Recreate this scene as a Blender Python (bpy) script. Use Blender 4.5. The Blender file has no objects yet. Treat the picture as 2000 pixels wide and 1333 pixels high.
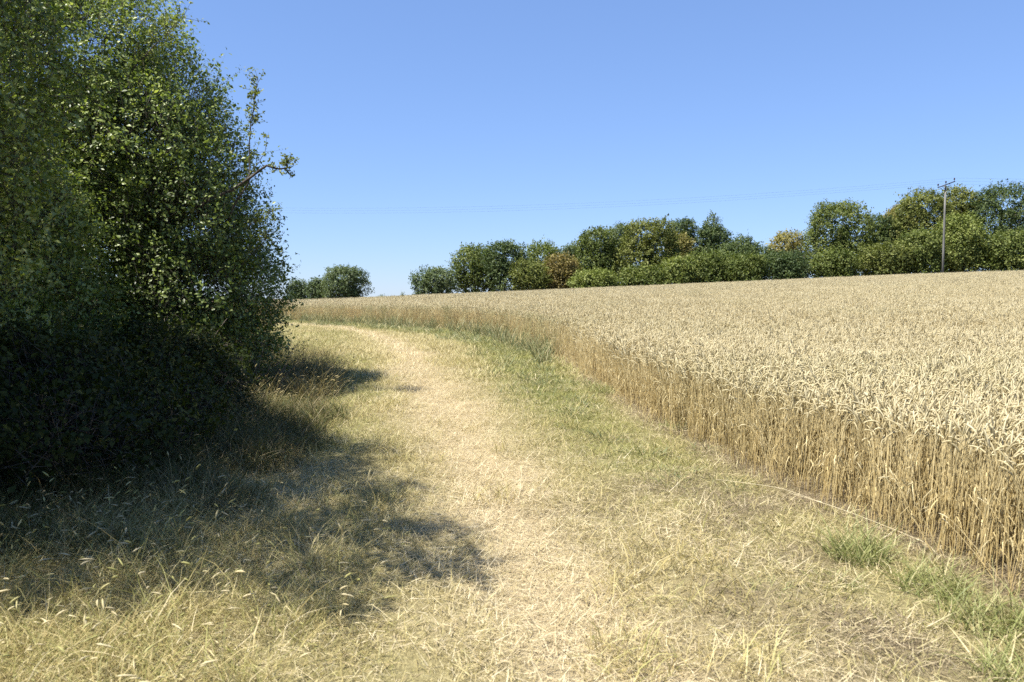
import bpy, math, random
import numpy as np
from mathutils import Vector, Matrix

SC = bpy.context.scene
COL = SC.collection
R = math.radians
SUN_EL, SUN_AZ = 61.0, -30.0          # azimuth: 0 = straight from the left (-X), positive = from ahead

# ------------------------------------------------------------------ camera
cam_d = bpy.data.cameras.new('camera'); cam = bpy.data.objects.new('camera', cam_d); COL.objects.link(cam)
cam.location = (0, 0, 1.62); cam.rotation_euler = (R(90 - 3.37), 0, 0)
cam_d.sensor_width = 36; cam_d.lens = 28.0; cam_d.clip_start = 0.05; cam_d.clip_end = 9000
cam_d.dof.use_dof = True; cam_d.dof.focus_distance = 14.0; cam_d.dof.aperture_fstop = 4.0
SC.camera = cam
# ------------------------------------------------------------------ sky and sun
W = bpy.data.worlds.new('World'); SC.world = W; W.use_nodes = True
nt = W.node_tree; nt.nodes.clear()
sky = nt.nodes.new('ShaderNodeTexSky'); sky.sky_type = 'NISHITA'; sky.sun_disc = False
sky.sun_elevation = R(SUN_EL); sky.sun_rotation = R(-90 + SUN_AZ)
sky.altitude = 0; sky.air_density = 1.0; sky.dust_density = 0.0; sky.ozone_density = 6.0
# the camera's tone curve and white balance for the whole sky alike
gm = nt.nodes.new('ShaderNodeGamma'); gm.inputs[1].default_value = 0.6
tn = nt.nodes.new('ShaderNodeMix'); tn.data_type = 'RGBA'; tn.blend_type = 'MULTIPLY'; tn.inputs[0].default_value = 1; tn.inputs[7].default_value = (.85, 1.05, 1.47, 1)
bg = nt.nodes.new('ShaderNodeBackground'); bg.inputs[1].default_value = 0.1025
wo = nt.nodes.new('ShaderNodeOutputWorld')
nt.links.new(sky.outputs[0], gm.inputs[0]); nt.links.new(gm.outputs[0], tn.inputs[6]); nt.links.new(tn.outputs[2], bg.inputs[0]); nt.links.new(bg.outputs[0], wo.inputs[0])
sd = bpy.data.lights.new('sun', 'SUN'); sd.energy = 5.0; sd.angle = R(0.53); sd.color = (1.0, 0.95, 0.86)
sun = bpy.data.objects.new('sun', sd); COL.objects.link(sun)
to_sun = Vector((-math.cos(R(SUN_EL)) * math.cos(R(SUN_AZ)), math.cos(R(SUN_EL)) * math.sin(R(SUN_AZ)), math.sin(R(SUN_EL))))
sun.rotation_euler = to_sun.to_track_quat('Z', 'Y').to_euler(); sun.location = (-20, 0, 40)
SC.view_settings.view_transform = 'Standard'; SC.view_settings.look = 'None'
SC.view_settings.exposure = 1.25; SC.view_settings.gamma = 1.0; SC.view_settings.use_curve_mapping = False
cy = SC.cycles
cy.max_bounces = 4; cy.diffuse_bounces = 3; cy.glossy_bounces = 1; cy.transmission_bounces = 3
cy.transparent_max_bounces = 4; cy.use_denoising = False; cy.caustics_reflective = False; cy.caustics_refractive = False

# ------------------------------------------------------------------ helpers
def tag(o, label=None, cat=None, group=None, kind=None):
    if label: o['label'] = label
    if cat: o['category'] = cat
    if group: o['group'] = group
    if kind: o['kind'] = kind
    return o

def new_mesh(name, V, Fs, mat, attrs=None, smooth=False):
    """V (n,3); Fs list of face arrays (m,3) or (m,4); attrs dict name -> per-vertex floats"""
    me = bpy.data.meshes.new(name)
    V = np.asarray(V, np.float32)
    Fs = [np.asarray(f, np.int32) for f in (Fs if isinstance(Fs, (list, tuple)) else [Fs]) if len(f)]
    nl = sum(f.size for f in Fs); nf = sum(len(f) for f in Fs)
    me.vertices.add(len(V)); me.vertices.foreach_set('co', V.ravel())
    me.loops.add(nl); me.loops.foreach_set('vertex_index', np.concatenate([f.ravel() for f in Fs]))
    tot = np.concatenate([np.full(len(f), f.shape[1], np.int32) for f in Fs])
    st = np.concatenate([[0], np.cumsum(tot)[:-1]]).astype(np.int32)
    me.polygons.add(nf); me.polygons.foreach_set('loop_start', st); me.polygons.foreach_set('loop_total', tot)
    if smooth: me.polygons.foreach_set('use_smooth', np.ones(nf, bool))
    me.update(calc_edges=True)
    for k, a in (attrs or {}).items():
        at = me.attributes.new(k, 'FLOAT', 'POINT'); at.data.foreach_set('value', np.asarray(a, np.float32))
    if mat: me.materials.append(mat)
    return me

def obj(name, me, parent=None, loc=None, link=True):
    o = bpy.data.objects.new(name, me)
    if link: COL.objects.link(o)
    if parent: o.parent = parent
    if loc is not None: o.location = loc
    return o

class MB:
    """collects vertices, quads, tris and a 'tint' value"""
    def __init__(s): s.v = []; s.q = []; s.t = []; s.c = []; s.n = 0
    def add(s, V, Q=None, T=None, tint=0.5):
        V = np.asarray(V, float).reshape(-1, 3)
        if Q is not None and len(Q): s.q.append(np.asarray(Q, int) + s.n)
        if T is not None and len(T): s.t.append(np.asarray(T, int) + s.n)
        s.v.append(V); s.c.append(np.broadcast_to(np.asarray(tint, float), (len(V),)).copy()); s.n += len(V)
    def tube(s, P, rad, sides=6, tint=0.5, cap=True):
        P = np.asarray(P, float); n = len(P); rad = np.broadcast_to(np.asarray(rad, float), (n,))
        T = np.gradient(P, axis=0); T /= np.linalg.norm(T, axis=1)[:, None] + 1e-9
        ref = np.array([0, 0, 1.]) if abs(T[0, 2]) < .9 else np.array([1., 0, 0])
        A = np.cross(T, ref); A /= np.linalg.norm(A, axis=1)[:, None] + 1e-9
        B = np.cross(T, A)
        a = np.arange(sides) / sides * 2 * np.pi
        V = P[:, None] + rad[:, None, None] * (np.cos(a)[None, :, None] * A[:, None] + np.sin(a)[None, :, None] * B[:, None])
        Q = [[i * sides + j, i * sides + (j + 1) % sides, (i + 1) * sides + (j + 1) % sides, (i + 1) * sides + j] for i in range(n - 1) for j in range(sides)]
        V = V.reshape(-1, 3); Tr = []
        tt = np.repeat(np.broadcast_to(np.asarray(tint, float), (n,)), sides)
        if cap:
            V = np.vstack([V, P[0], P[-1]]); tt = np.append(tt, [tt[0], tt[-1]]); m = n * sides
            Tr = [[m, (j + 1) % sides, j] for j in range(sides)] + [[m + 1, (n - 1) * sides + j, (n - 1) * sides + (j + 1) % sides] for j in range(sides)]
        s.add(V, Q, Tr, tt)
    def build(s, name, mat, parent=None, smooth=False, link=True, loc=None):
        V = np.concatenate(s.v)
        Fs = []
        if s.q: Fs.append(np.concatenate(s.q))
        if s.t: Fs.append(np.concatenate(s.t))
        return obj(name, new_mesh(name, V, Fs, mat, {'tint': np.concatenate(s.c)}, smooth), parent, loc, link)

def vnoise(x, y, s, seed=0):
    x = np.asarray(x, float) / s; y = np.asarray(y, float) / s
    xi = np.floor(x).astype(np.int64); yi = np.floor(y).astype(np.int64); fx = x - xi; fy = y - yi
    fx = fx * fx * (3 - 2 * fx); fy = fy * fy * (3 - 2 * fy)
    def h(a, b):
        n = (a * 374761393 + b * 668265263 + seed * 1442695041) & 0x7fffffff
        n = ((n ^ (n >> 13)) * 1274126177) & 0x7fffffff
        return ((n ^ (n >> 16)) & 0xffff) / 65535.
    return (h(xi, yi) * (1 - fx) + h(xi + 1, yi) * fx) * (1 - fy) + (h(xi, yi + 1) * (1 - fx) + h(xi + 1, yi + 1) * fx) * fy

def fbm(x, y, s, seed=0, o=3):
    r = 0; a = .5; t = 0
    for k in range(o): r = r + a * vnoise(x, y, s / 2 ** k, seed + 17 * k); t += a; a *= .5
    return r / t

def sstep(a, b, x):
    t = np.clip((np.asarray(x, float) - a) / (b - a), 0, 1); return t * t * (3 - 2 * t)

# ------------------------------------------------------------------ the lie of the land
def zt(x, y):
    x = np.asarray(x, float); y = np.asarray(y, float)
    s = np.where(y > 0, 1 - np.abs(1 - np.clip(y, 0, 80) / 80) ** 1.9, np.clip(y, -60, 0) * 0.004)
    z = s * np.clip(1.1 + 0.043 * np.clip(x, -26, 40) + 0.02 * np.clip(x - 40, 0, 40), 0, 9)
    f = np.clip(y - 92, 0, 120)
    return z - 0.0006 * f * f - 0.05 * np.clip(y - 212, 0, 500) - 0.01 * np.clip(-26 - x, 0, 300)

WHEAT = np.array([(2.5, -6), (2.52, 0), (2.56, 3), (2.5, 4.08), (2.42, 4.58), (2.28, 5.22), (1.98, 6.3), (1.66, 7.92), (1.4, 10.2), (1.19, 12.3), (.93, 15.3),
                  (.5, 18), (-.1, 20.5), (-.85, 22.5), (-2.05, 24.7), (-3.42, 26.6), (-5.79, 30), (-8.7, 33.6), (-13, 37.5), (-20, 42), (-34, 49), (-60, 60)])
RUT = np.array([(.72, -2), (.6, 2), (.47, 3.1), (.34, 3.46), (0, 4.56), (-.31, 6.88), (-.94, 10.38), (-2.19, 16.96), (-3.83, 22.9), (-5.66, 27.3), (-7.9, 30.6), (-13, 34.5), (-22, 39)])

def poly_sd(x, y, P):
    """signed distance to a polyline; positive on its left side (travelling along it)"""
    x = np.asarray(x, float); y = np.asarray(y, float)
    best = np.full(x.shape, 1e9); sg = np.ones(x.shape)
    for (ax, ay), (bx, by) in zip(P[:-1], P[1:]):
        dx, dy = bx - ax, by - ay; L = dx * dx + dy * dy
        t = np.clip(((x - ax) * dx + (y - ay) * dy) / L, 0, 1)
        d = np.hypot(x - ax - t * dx, y - ay - t * dy); c = dx * (y - ay) - dy * (x - ax)
        m = d < best; best = np.where(m, d, best); sg = np.where(m, np.sign(c), sg)
    return best * sg
def wheat_d(x, y): return poly_sd(x, y, WHEAT) + (fbm(x, y, .8, 5) - .5) * .22       # >0 on the track side
def rut_d(x, y): return poly_sd(x, y, RUT) + (fbm(x, y, .9, 9) - .5) * .5
def micro(x, y):
    r = poly_sd(x, y, RUT)
    m = -0.035 * np.exp(-(r / .35) ** 2) - 0.03 * np.exp(-((r - 1.65) / .35) ** 2)
    near = sstep(60, 35, np.hypot(x, y))
    return near * (m + (fbm(x, y, .7, 3) - .5) * .06 + (vnoise(x, y, .17, 4) - .5) * .018)
def zg(x, y): return zt(x, y) + micro(x, y)
HEDGE = np.array([(-3.7, -4), (-3.7, 4), (-3.6, 7), (-3.6, 9), (-3.2, 11.5), (-4.1, 14.5), (-7.0, 20), (-14, 28), (-30, 36)])
def zones(x, y):
    """green (fresh grass), bare (worn straw), soil, tall (unmown) weights of the ground cover"""
    w = wheat_d(x, y); r = rut_d(x, y); h = -poly_sd(x, y, HEDGE)       # h>0 on the track side of the hedge foot
    n1 = fbm(x, y, 1.6, 21); n2 = fbm(x, y, .55, 31)
    along = sstep(4.8, 8.5, y) * (0.62 + 0.5 * sstep(9, 14, y)) + .22
    green = np.exp(-((w - .75) / .62) ** 2) * along * (0.35 + 1.1 * n1)
    green = np.maximum(green, sstep(1.8, .2, h) * (.30 + .5 * n1) * sstep(1, 5, y))
    green = np.maximum(green, (.12 + .45 * sstep(.4, .7, n1)) * sstep(.5, 1.1, np.abs(r)) * sstep(-1.2, .2, r))
    bare = np.exp(-(r / .38) ** 2) * (.95 + .6 * n2) + .3 * np.exp(-((r - 1.75) / .4) ** 2) * n2 + .32 * sstep(.2, .6, -r) * sstep(1.9, 1.1, -r) * sstep(7, 4, y) * n1 * sstep(-.2, .6, w)
    soil = sstep(.28, -.1, w) + .85 * np.exp(-((w - .7) / .85) ** 2) * sstep(.34, .58, n2) * sstep(8.5, 4.5, y)
    tall = sstep(1.25, .1, h + (n1 - .5) * 1.2)
    return np.clip(green, 0, 1), np.clip(bare, 0, 1), np.clip(soil, 0, 1), np.clip(tall, 0, 1)

# ------------------------------------------------------------------ materials
def mat(name):
    m = bpy.data.materials.new(name); m.use_nodes = True; m.node_tree.nodes.clear()
    return m, m.node_tree.nodes, m.node_tree.links
def ramp(N, stops, k=.725):
    r = N.new('ShaderNodeValToRGB'); e = r.color_ramp.elements
    while len(e) < len(stops): e.new(.5)
    for el, (p, c) in zip(e, stops): el.position = p; el.color = (c[0] * k, c[1] * k, c[2] * k, 1)
    return r
def attr(N, name, typ='GEOMETRY'):
    a = N.new('ShaderNodeAttribute'); a.attribute_name = name; a.attribute_type = typ; return a

def leaf_mat(name, stops, rough=.5, spec=.16, trans=.28, tcol=(1.15, 1.25, .5), k=.95):
    m, N, L = mat(name)
    a = attr(N, 'tint'); r = ramp(N, stops, k); L.new(a.outputs['Fac'], r.inputs[0])
    p = N.new('ShaderNodeBsdfPrincipled'); p.inputs['Roughness'].default_value = rough
    p.inputs['Specular IOR Level'].default_value = spec
    L.new(r.outputs[0], p.inputs['Base Color'])
    t = N.new('ShaderNodeBsdfTranslucent'); mx = N.new('ShaderNodeMix'); mx.data_type = 'RGBA'; mx.blend_type = 'MULTIPLY'; mx.inputs[0].default_value = 1
    L.new(r.outputs[0], mx.inputs[6]); mx.inputs[7].default_value = (*tcol, 1); L.new(mx.outputs[2], t.inputs[0])
    ms = N.new('ShaderNodeMixShader'); ms.inputs[0].default_value = trans
    L.new(p.outputs[0], ms.inputs[1]); L.new(t.outputs[0], ms.inputs[2])
    o = N.new('ShaderNodeOutputMaterial'); L.new(ms.outputs[0], o.inputs[0])
    return m

def grass_mat(name, dry, fresh, rough=.55, trans=.25):
    """blade tint from the tuft mesh, 'green' from the spot the tuft grows on"""
    m, N, L = mat(name)
    a = attr(N, 'tint'); r1 = ramp(N, dry); r2 = ramp(N, fresh)
    L.new(a.outputs['Fac'], r1.inputs[0]); L.new(a.outputs['Fac'], r2.inputs[0])
    g = attr(N, 'green', 'INSTANCER'); mx = N.new('ShaderNodeMix'); mx.data_type = 'RGBA'
    # each blade turns dry or fresh by its own threshold
    ad = N.new('ShaderNodeMath'); ad.operation = 'MULTIPLY_ADD'; L.new(a.outputs['Fac'], ad.inputs[0]); ad.inputs[1].default_value = 7.31; ad.inputs[2].default_value = 0
    fr = N.new('ShaderNodeMath'); fr.operation = 'FRACT'; L.new(ad.outputs[0], fr.inputs[0])
    mr = N.new('ShaderNodeMapRange'); mr.inputs[1].default_value = -.18; mr.inputs[2].default_value = .18
    sb = N.new('ShaderNodeMath'); sb.operation = 'SUBTRACT'; L.new(g.outputs['Fac'], sb.inputs[0]); L.new(fr.outputs[0], sb.inputs[1]); L.new(sb.outputs[0], mr.inputs[0])
    L.new(mr.outputs[0], mx.inputs[0]); L.new(r1.outputs[0], mx.inputs[6]); L.new(r2.outputs[0], mx.inputs[7])
    p = N.new('ShaderNodeBsdfPrincipled'); p.inputs['Roughness'].default_value = rough; p.inputs['Specular IOR Level'].default_value = .25
    L.new(mx.outputs[2], p.inputs['Base Color'])
    t = N.new('ShaderNodeBsdfTranslucent'); L.new(mx.outputs[2], t.inputs[0])
    ms = N.new('ShaderNodeMixShader'); ms.inputs[0].default_value = trans
    L.new(p.outputs[0], ms.inputs[1]); L.new(t.outputs[0], ms.inputs[2])
    o = N.new('ShaderNodeOutputMaterial'); L.new(ms.outputs[0], o.inputs[0])
    return m

def plain_mat(name, stops, scale=8, rough=.8, stretch=(1, 1, 1), bump=.3, bdist=.01, spec=.3):
    m, N, L = mat(name)
    tc = N.new('ShaderNodeTexCoord'); mp = N.new('ShaderNodeMapping'); mp.inputs['Scale'].default_value = stretch
    L.new(tc.outputs['Object'], mp.inputs[0])
    n = N.new('ShaderNodeTexNoise'); n.inputs['Scale'].default_value = scale; n.inputs['Detail'].default_value = 5
    L.new(mp.outputs[0], n.inputs['Vector']); r = ramp(N, stops); L.new(n.outputs['Fac'], r.inputs[0])
    p = N.new('ShaderNodeBsdfPrincipled'); p.inputs['Roughness'].default_value = rough; p.inputs['Specular IOR Level'].default_value = spec
    L.new(r.outputs[0], p.inputs['Base Color'])
    b = N.new('ShaderNodeBump'); b.inputs['Strength'].default_value = bump; b.inputs['Distance'].default_value = bdist
    L.new(n.outputs['Fac'], b.inputs['Height']); L.new(b.outputs[0], p.inputs['Normal'])
    o = N.new('ShaderNodeOutputMaterial'); L.new(p.outputs[0], o.inputs[0])
    return m

def ground_mat():
    m, N, L = mat('ground_cover')
    tc = N.new('ShaderNodeTexCoord')
    def noise(sc, det=4, stretch=None):
        n = N.new('ShaderNodeTexNoise'); n.inputs['Scale'].default_value = sc; n.inputs['Detail'].default_value = det; n.inputs['Roughness'].default_value = .65
        if stretch:
            mp = N.new('ShaderNodeMapping'); mp.inputs['Scale'].default_value = stretch[0]; mp.inputs['Rotation'].default_value = (0, 0, stretch[1])
            L.new(tc.outputs['Object'], mp.inputs[0]); L.new(mp.outputs[0], n.inputs['Vector'])
        else: L.new(tc.outputs['Object'], n.inputs['Vector'])
        return n
    def mix(f, a, b):
        x = N.new('ShaderNodeMix'); x.data_type = 'RGBA'
        L.new(f, x.inputs[0]); L.new(a, x.inputs[6]); L.new(b, x.inputs[7]); return x.outputs[2]
    fib1 = noise(30, 5, ((6, 1, 1), .4)); fib2 = noise(34, 5, ((1, 7, 1), -.5))
    mul = N.new('ShaderNodeMath'); mul.operation = 'MAXIMUM'; L.new(fib1.outputs['Fac'], mul.inputs[0]); L.new(fib2.outputs['Fac'], mul.inputs[1])
    straw = ramp(N, [(.42, (.32, .245, .14)), (.56, (.60, .49, .29)), (.72, (.84, .71, .47))]); L.new(mul.outputs[0], straw.inputs[0])
    dry = ramp(N, [(.40, (.17, .138, .065)), (.55, (.37, .315, .15)), (.72, (.57, .495, .25))]); L.new(mul.outputs[0], dry.inputs[0])
    fresh = ramp(N, [(.38, (.09, .10, .03)), (.55, (.22, .225, .075)), (.72, (.36, .35, .13))]); L.new(mul.outputs[0], fresh.inputs[0])
    sn = noise(22, 8); soil = ramp(N, [(.35, (.11, .085, .052)), (.55, (.235, .183, .112)), (.7, (.42, .345, .22))]); L.new(sn.outputs['Fac'], soil.inputs[0])
    c = mix(attr(N, 'green').outputs['Fac'], dry.outputs[0], fresh.outputs[0])
    c = mix(attr(N, 'bare').outputs['Fac'], c, straw.outputs[0])
    c = mix(attr(N, 'soil').outputs['Fac'], c, soil.outputs[0])
    p = N.new('ShaderNodeBsdfPrincipled'); p.inputs['Roughness'].default_value = .9; p.inputs['Specular IOR Level'].default_value = .15
    L.new(c, p.inputs['Base Color'])
    ad = N.new('ShaderNodeMath'); ad.operation = 'ADD'; L.new(mul.outputs[0], ad.inputs[0]); L.new(sn.outputs['Fac'], ad.inputs[1])
    b = N.new('ShaderNodeBump'); b.inputs['Strength'].default_value = .8; b.inputs['Distance'].default_value = .02
    L.new(ad.outputs[0], b.inputs['Height']); L.new(b.outputs[0], p.inputs['Normal'])
    o = N.new('ShaderNodeOutputMaterial'); L.new(p.outputs[0], o.inputs[0])
    return m

BARK = plain_mat('bark', [(.3, (.035, .028, .02)), (.55, (.10, .085, .065)), (.75, (.20, .175, .14))], 14, .9, (1, 1, .25), .8, .02)
DEADWOOD = plain_mat('dead_twig_wood', [(.3, (.14, .10, .075)), (.6, (.30, .24, .19)), (.8, (.45, .39, .32))], 20, .85, (1, 1, .3), .4, .004)

# ------------------------------------------------------------------ ground: one sheet out to the horizon
def axis(fine0, fine1, step, lo, hi, grow):
    a = list(np.arange(fine0, fine1 + 1e-6, step)); d = step
    while a[-1] < hi: d *= grow; a.append(a[-1] + d)
    d = step; b = [fine0]
    while b[-1] > lo: d *= grow; b.append(b[-1] - d)
    return np.array(sorted(set(b[1:] + a)))
gx = axis(-8, 4.5, .11, -4000, 4000, 1.16); gy = axis(1.5, 36, .13, -400, 6000, 1.15)
GX, GY = np.meshgrid(gx, gy); nx, ny = len(gx), len(gy)
GV = np.stack([GX, GY, zg(GX, GY)], -1).reshape(-1, 3)
ii = np.arange(nx * ny).reshape(ny, nx)
GQ = np.stack([ii[:-1, :-1], ii[:-1, 1:], ii[1:, 1:], ii[1:, :-1]], -1).reshape(-1, 4)
gr, ba, so, ta = zones(GX.ravel(), GY.ravel())
ground = obj('ground', new_mesh('ground', GV, GQ, ground_mat(), {'green': gr, 'bare': ba, 'soil': so}, True))
tag(ground, 'worn grass track and field soil rising gently to the right', 'ground', kind='structure')

# ------------------------------------------------------------------ scattering of tufts (geometry nodes, kind = stuff)
def scatter(name, protos, P, rotz, scale, idx, green, label, cat, tilt=None):
    c = bpy.data.collections.new(name + '_tufts')
    for o in protos: c.objects.link(o)
    n = len(P); me = bpy.data.meshes.new(name); me.vertices.add(n); me.vertices.foreach_set('co', np.asarray(P, np.float32).ravel())
    rot = np.zeros((n, 3), np.float32); rot[:, 2] = rotz
    if tilt is not None: rot[:, :2] = tilt
    me.attributes.new('rot', 'FLOAT_VECTOR', 'POINT').data.foreach_set('vector', rot.ravel())
    me.attributes.new('scl', 'FLOAT', 'POINT').data.foreach_set('value', np.asarray(scale, np.float32))
    me.attributes.new('pick', 'INT', 'POINT').data.foreach_set('value', np.asarray(idx, np.int32))
    me.attributes.new('green', 'FLOAT', 'POINT').data.foreach_set('value', np.asarray(green, np.float32))
    o = obj(name, me)
    t = bpy.data.node_groups.new(name + '_scatter', 'GeometryNodeTree')
    t.interface.new_socket('Geometry', in_out='INPUT', socket_type='NodeSocketGeometry'); t.interface.new_socket('Geometry', in_out='OUTPUT', socket_type='NodeSocketGeometry')
    N, L = t.nodes, t.links
    gi = N.new('NodeGroupInput'); go = N.new('NodeGroupOutput'); ip = N.new('GeometryNodeInstanceOnPoints')
    ci = N.new('GeometryNodeCollectionInfo'); ci.inputs[0].default_value = c; ci.inputs['Separate Children'].default_value = True; ci.inputs['Reset Children'].default_value = True
    def na(nm, ty):
        a = N.new('GeometryNodeInputNamedAttribute'); a.data_type = ty; a.inputs[0].default_value = nm; return a.outputs[0]
    L.new(gi.outputs[0], ip.inputs['Points']); L.new(ci.outputs[0], ip.inputs['Instance']); ip.inputs['Pick Instance'].default_value = True
    L.new(na('pick', 'INT'), ip.inputs['Instance Index'])
    er = N.new('FunctionNodeEulerToRotation'); L.new(na('rot', 'FLOAT_VECTOR'), er.inputs[0]); L.new(er.outputs[0], ip.inputs['Rotation'])
    L.new(na('scl', 'FLOAT'), ip.inputs['Scale']); L.new(ip.outputs[0], go.inputs[0])
    md = o.modifiers.new('scatter', 'NODES'); md.node_group = t
    for pr in protos:
        if pr.data.materials and pr.data.materials[0] not in list(me.materials): me.materials.append(pr.data.materials[0])
    tag(o, label, cat, kind='stuff')
    return o

# ---- blade tufts
def tuft(name, rng, n, radius, lmin, lmax, width, lean, curl, material, flat=False, heads=0., segs=3, lift=.0):
    """n ribbon blades rooted within radius; lean 0 upright .. 1 lying; curl bends tips over"""
    k = segs + 1
    rr = radius * np.sqrt(rng.random(n)); th = rng.random(n) * 2 * np.pi
    base = np.stack([rr * np.cos(th), rr * np.sin(th), np.zeros(n) + (rng.random(n) * lift if lift else 0)], -1)
    az = rng.random(n) * 2 * np.pi if radius > .12 else th + rng.normal(0, .7, n)
    L = lmin + (lmax - lmin) * rng.random(n) ** 1.3
    a0 = (np.pi / 2) * np.clip(lean * (.3 + 1.1 * rng.random(n)), 0, .97)
    da = curl * (.3 + rng.random(n)) / segs
    P = np.zeros((n, k, 3)); P[:, 0] = base; ang = a0.copy()
    for i in range(1, k):
        st = L / segs
        P[:, i] = P[:, i - 1] + np.stack([np.cos(az) * np.sin(ang), np.sin(az) * np.sin(ang), np.cos(ang)], -1) * st[:, None]
        ang = ang + da * (1 if flat is False else .1); az = az + rng.normal(0, .18, n)
    P[:, :, 2] = np.maximum(P[:, :, 2], .002)
    fa = az + np.pi / 2 + rng.normal(0, .8, n); wv = np.stack([np.cos(fa), np.sin(fa), rng.normal(0, .25, n)], -1)
    w = width * (.6 + .8 * rng.random(n))
    prof = np.array([1, .95, .7, .12]) if segs == 3 else np.linspace(1, .12, k)
    off = wv[:, None] * (w[:, None] * prof[None] * .5)[..., None]
    V = np.stack([P - off, P + off], 2).reshape(-1, 3)
    b = (np.arange(n) * k * 2)[:, None] + np.arange(segs)[None] * 2
    Q = np.stack([b, b + 1, b + 3, b + 2], -1).reshape(-1, 4)
    tint = np.repeat(rng.random(n), k * 2)
    mb = MB(); mb.add(V, Q, None, tint)
    if heads:
        for j in np.where(rng.random(n) < heads)[0]:
            d = P[j, -1] - P[j, -2]; d /= np.linalg.norm(d); e = P[j, -1]; hl = .03 + .04 * rng.random()
            mb.tube(np.array([e, e + d * hl * .3, e + d * hl * .7 + [0, 0, -.003], e + d * hl + [0, 0, -.008]]), np.array([.001, .0045, .0035, .0006]), 4, .82 + .15 * rng.random(), False)
    return mb.build(name, material, link=False)

DRY = [(0, (.38, .305, .125)), (.35, (.55, .465, .205)), (.7, (.70, .60, .31)), (1, (.87, .77, .49))]
FRESH = [(0, (.22, .225, .06)), (.5, (.38, .37, .115)), (1, (.53, .505, .19))]
FRESH2 = [(0, (.10, .135, .05)), (.5, (.18, .22, .085)), (1, (.30, .33, .16))]
STRAWC = [(0, (.52, .41, .22)), (.5, (.78, .65, .39)), (1, (.95, .84, .58))]
M_GRASS = grass_mat('mown_grass', DRY, FRESH)
M_STRAW = grass_mat('straw_litter', STRAWC, FRESH, .5)
M_TALL = grass_mat('tall_dry_grass', [(0, (.35, .265, .105)), (.4, (.54, .445, .185)), (.8, (.70, .59, .29)), (1, (.86, .75, .48))], [(0, (.23, .235, .065)), (.5, (.40, .39, .12)), (1, (.56, .53, .20))])
M_OLD_SHADED = grass_mat('shade_darkened_old_grass', [(0, (.13, .09, .04)), (.5, (.24, .185, .08)), (.9, (.36, .29, .14)), (1, (.6, .5, .3))], [(0, (.05, .065, .018)), (.5, (.10, .12, .032)), (1, (.18, .19, .06))])  # old grass, its palette darkened to put the hedge shade into the colour
M_GREEN = grass_mat('green_grass', DRY, FRESH2)
rng = np.random.default_rng(7)

def pick_pts(rng, n, x0, x1, y0, y1): return rng.uniform(x0, x1, n), rng.uniform(y0, y1, n)

def lay(name, protos, x, y, scl, green, label, cat, dz=-.006):
    n = len(x); P = np.stack([x, y, zg(x, y) + dz], -1)
    return scatter(name, protos, P, rng.random(n) * 6.283, scl, rng.integers(0, len(protos), n), green, label, cat)

# short mown grass over the track
short = [tuft('grass_tuft', rng, 60, .16, .025, .11, .0032, .75, .9, M_GRASS) for _ in range(5)]
far_short = [tuft('grass_tuft', rng, 60, .26, .04, .13, .008, .7, .9, M_GRASS, segs=2) for _ in range(4)]
def thin_by(x, y, w): k = rng.random(len(x)) < w; return x[k], y[k]
x, y = pick_pts(rng, 8200, -5.2, 3.4, 1.8, 12.5)
g, b, s, t = zones(x, y); x, y = thin_by(x, y, np.clip((1 - .88 * b) * (1 - .88 * s), .05, 1) * (wheat_d(x, y) > -.05) * (1 - .6 * t))
g, b, s, t = zones(x, y)
lay('mown_grass', short, x, y, .75 + .6 * rng.random(len(x)) - .3 * b, g + .12 * rng.random(len(x)), 'short dry mown grass of the near part of the track', 'grass')
x, y = pick_pts(rng, 17000, -16, 2.5, 12.3, 42)
g, b, s, t = zones(x, y); k = (wheat_d(x, y) > .0) & (rng.random(len(x)) < np.clip(1 - .85 * b, .1, 1)) & (poly_sd(x, y, HEDGE) < 1.5); x, y = x[k], y[k]
g, b, s, t = zones(x, y)
lay('distant_mown_grass', far_short, x, y, .8 + .7 * rng.random(len(x)) - .3 * b, g + .1 * rng.random(len(x)), 'pale mown grass where the track bends away to the left', 'grass')
# loose straw and clippings lying on the worn strip
straw = [tuft('straw_tuft', rng, 54, .22, .03, .13, .003, 1.4, .05, M_STRAW, flat=True, segs=2, lift=.022) for _ in range(5)]
x, y = pick_pts(rng, 12000, -4, 3.2, 1.8, 14)
g, b, s, t = zones(x, y); x, y = thin_by(x, y, np.clip((.08 + 1.0 * b) * (1 - .4 * s), 0, 1) * (wheat_d(x, y) > -.25) * (1 - t))
lay('straw_litter', straw, x, y, .7 + .6 * rng.random(len(x)), np.zeros(len(x)), 'pale straw and clippings lying on the worn strip of the track', 'straw', .004)
M_BROWN = grass_mat('brown_litter', [(0, (.16, .12, .075)), (.5, (.34, .27, .165)), (.85, (.52, .43, .27)), (1, (.72, .62, .42))], FRESH, .6)
brown = [tuft('litter_tuft', rng, 60, .18, .012, .075, .0034, 1.45, .05, M_BROWN, flat=True, segs=2, lift=.012) for _ in range(5)]
x, y = pick_pts(rng, 6500, -.5, 3.2, 2, 13); g, b, s, t = zones(x, y); x, y = thin_by(x, y, np.clip(s * 1.1, 0, 1) * (wheat_d(x, y) > -.35))
lay('brown_litter', brown, x, y, .7 + .6 * rng.random(len(x)), np.zeros(len(x)), 'brown dead stubble and crumbs on the bare soil beside the wheat', 'litter', .003)
far_straw = [tuft('straw_tuft', rng, 50, .3, .05, .16, .007, 1.4, .05, M_STRAW, flat=True, segs=2, lift=.02) for _ in range(4)]
x, y = pick_pts(rng, 16000, -14, 1, 13, 36); g, b, s, t = zones(x, y); x, y = thin_by(x, y, np.clip(b * 1.1 - .15, 0, 1) * (wheat_d(x, y) > .3))
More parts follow.
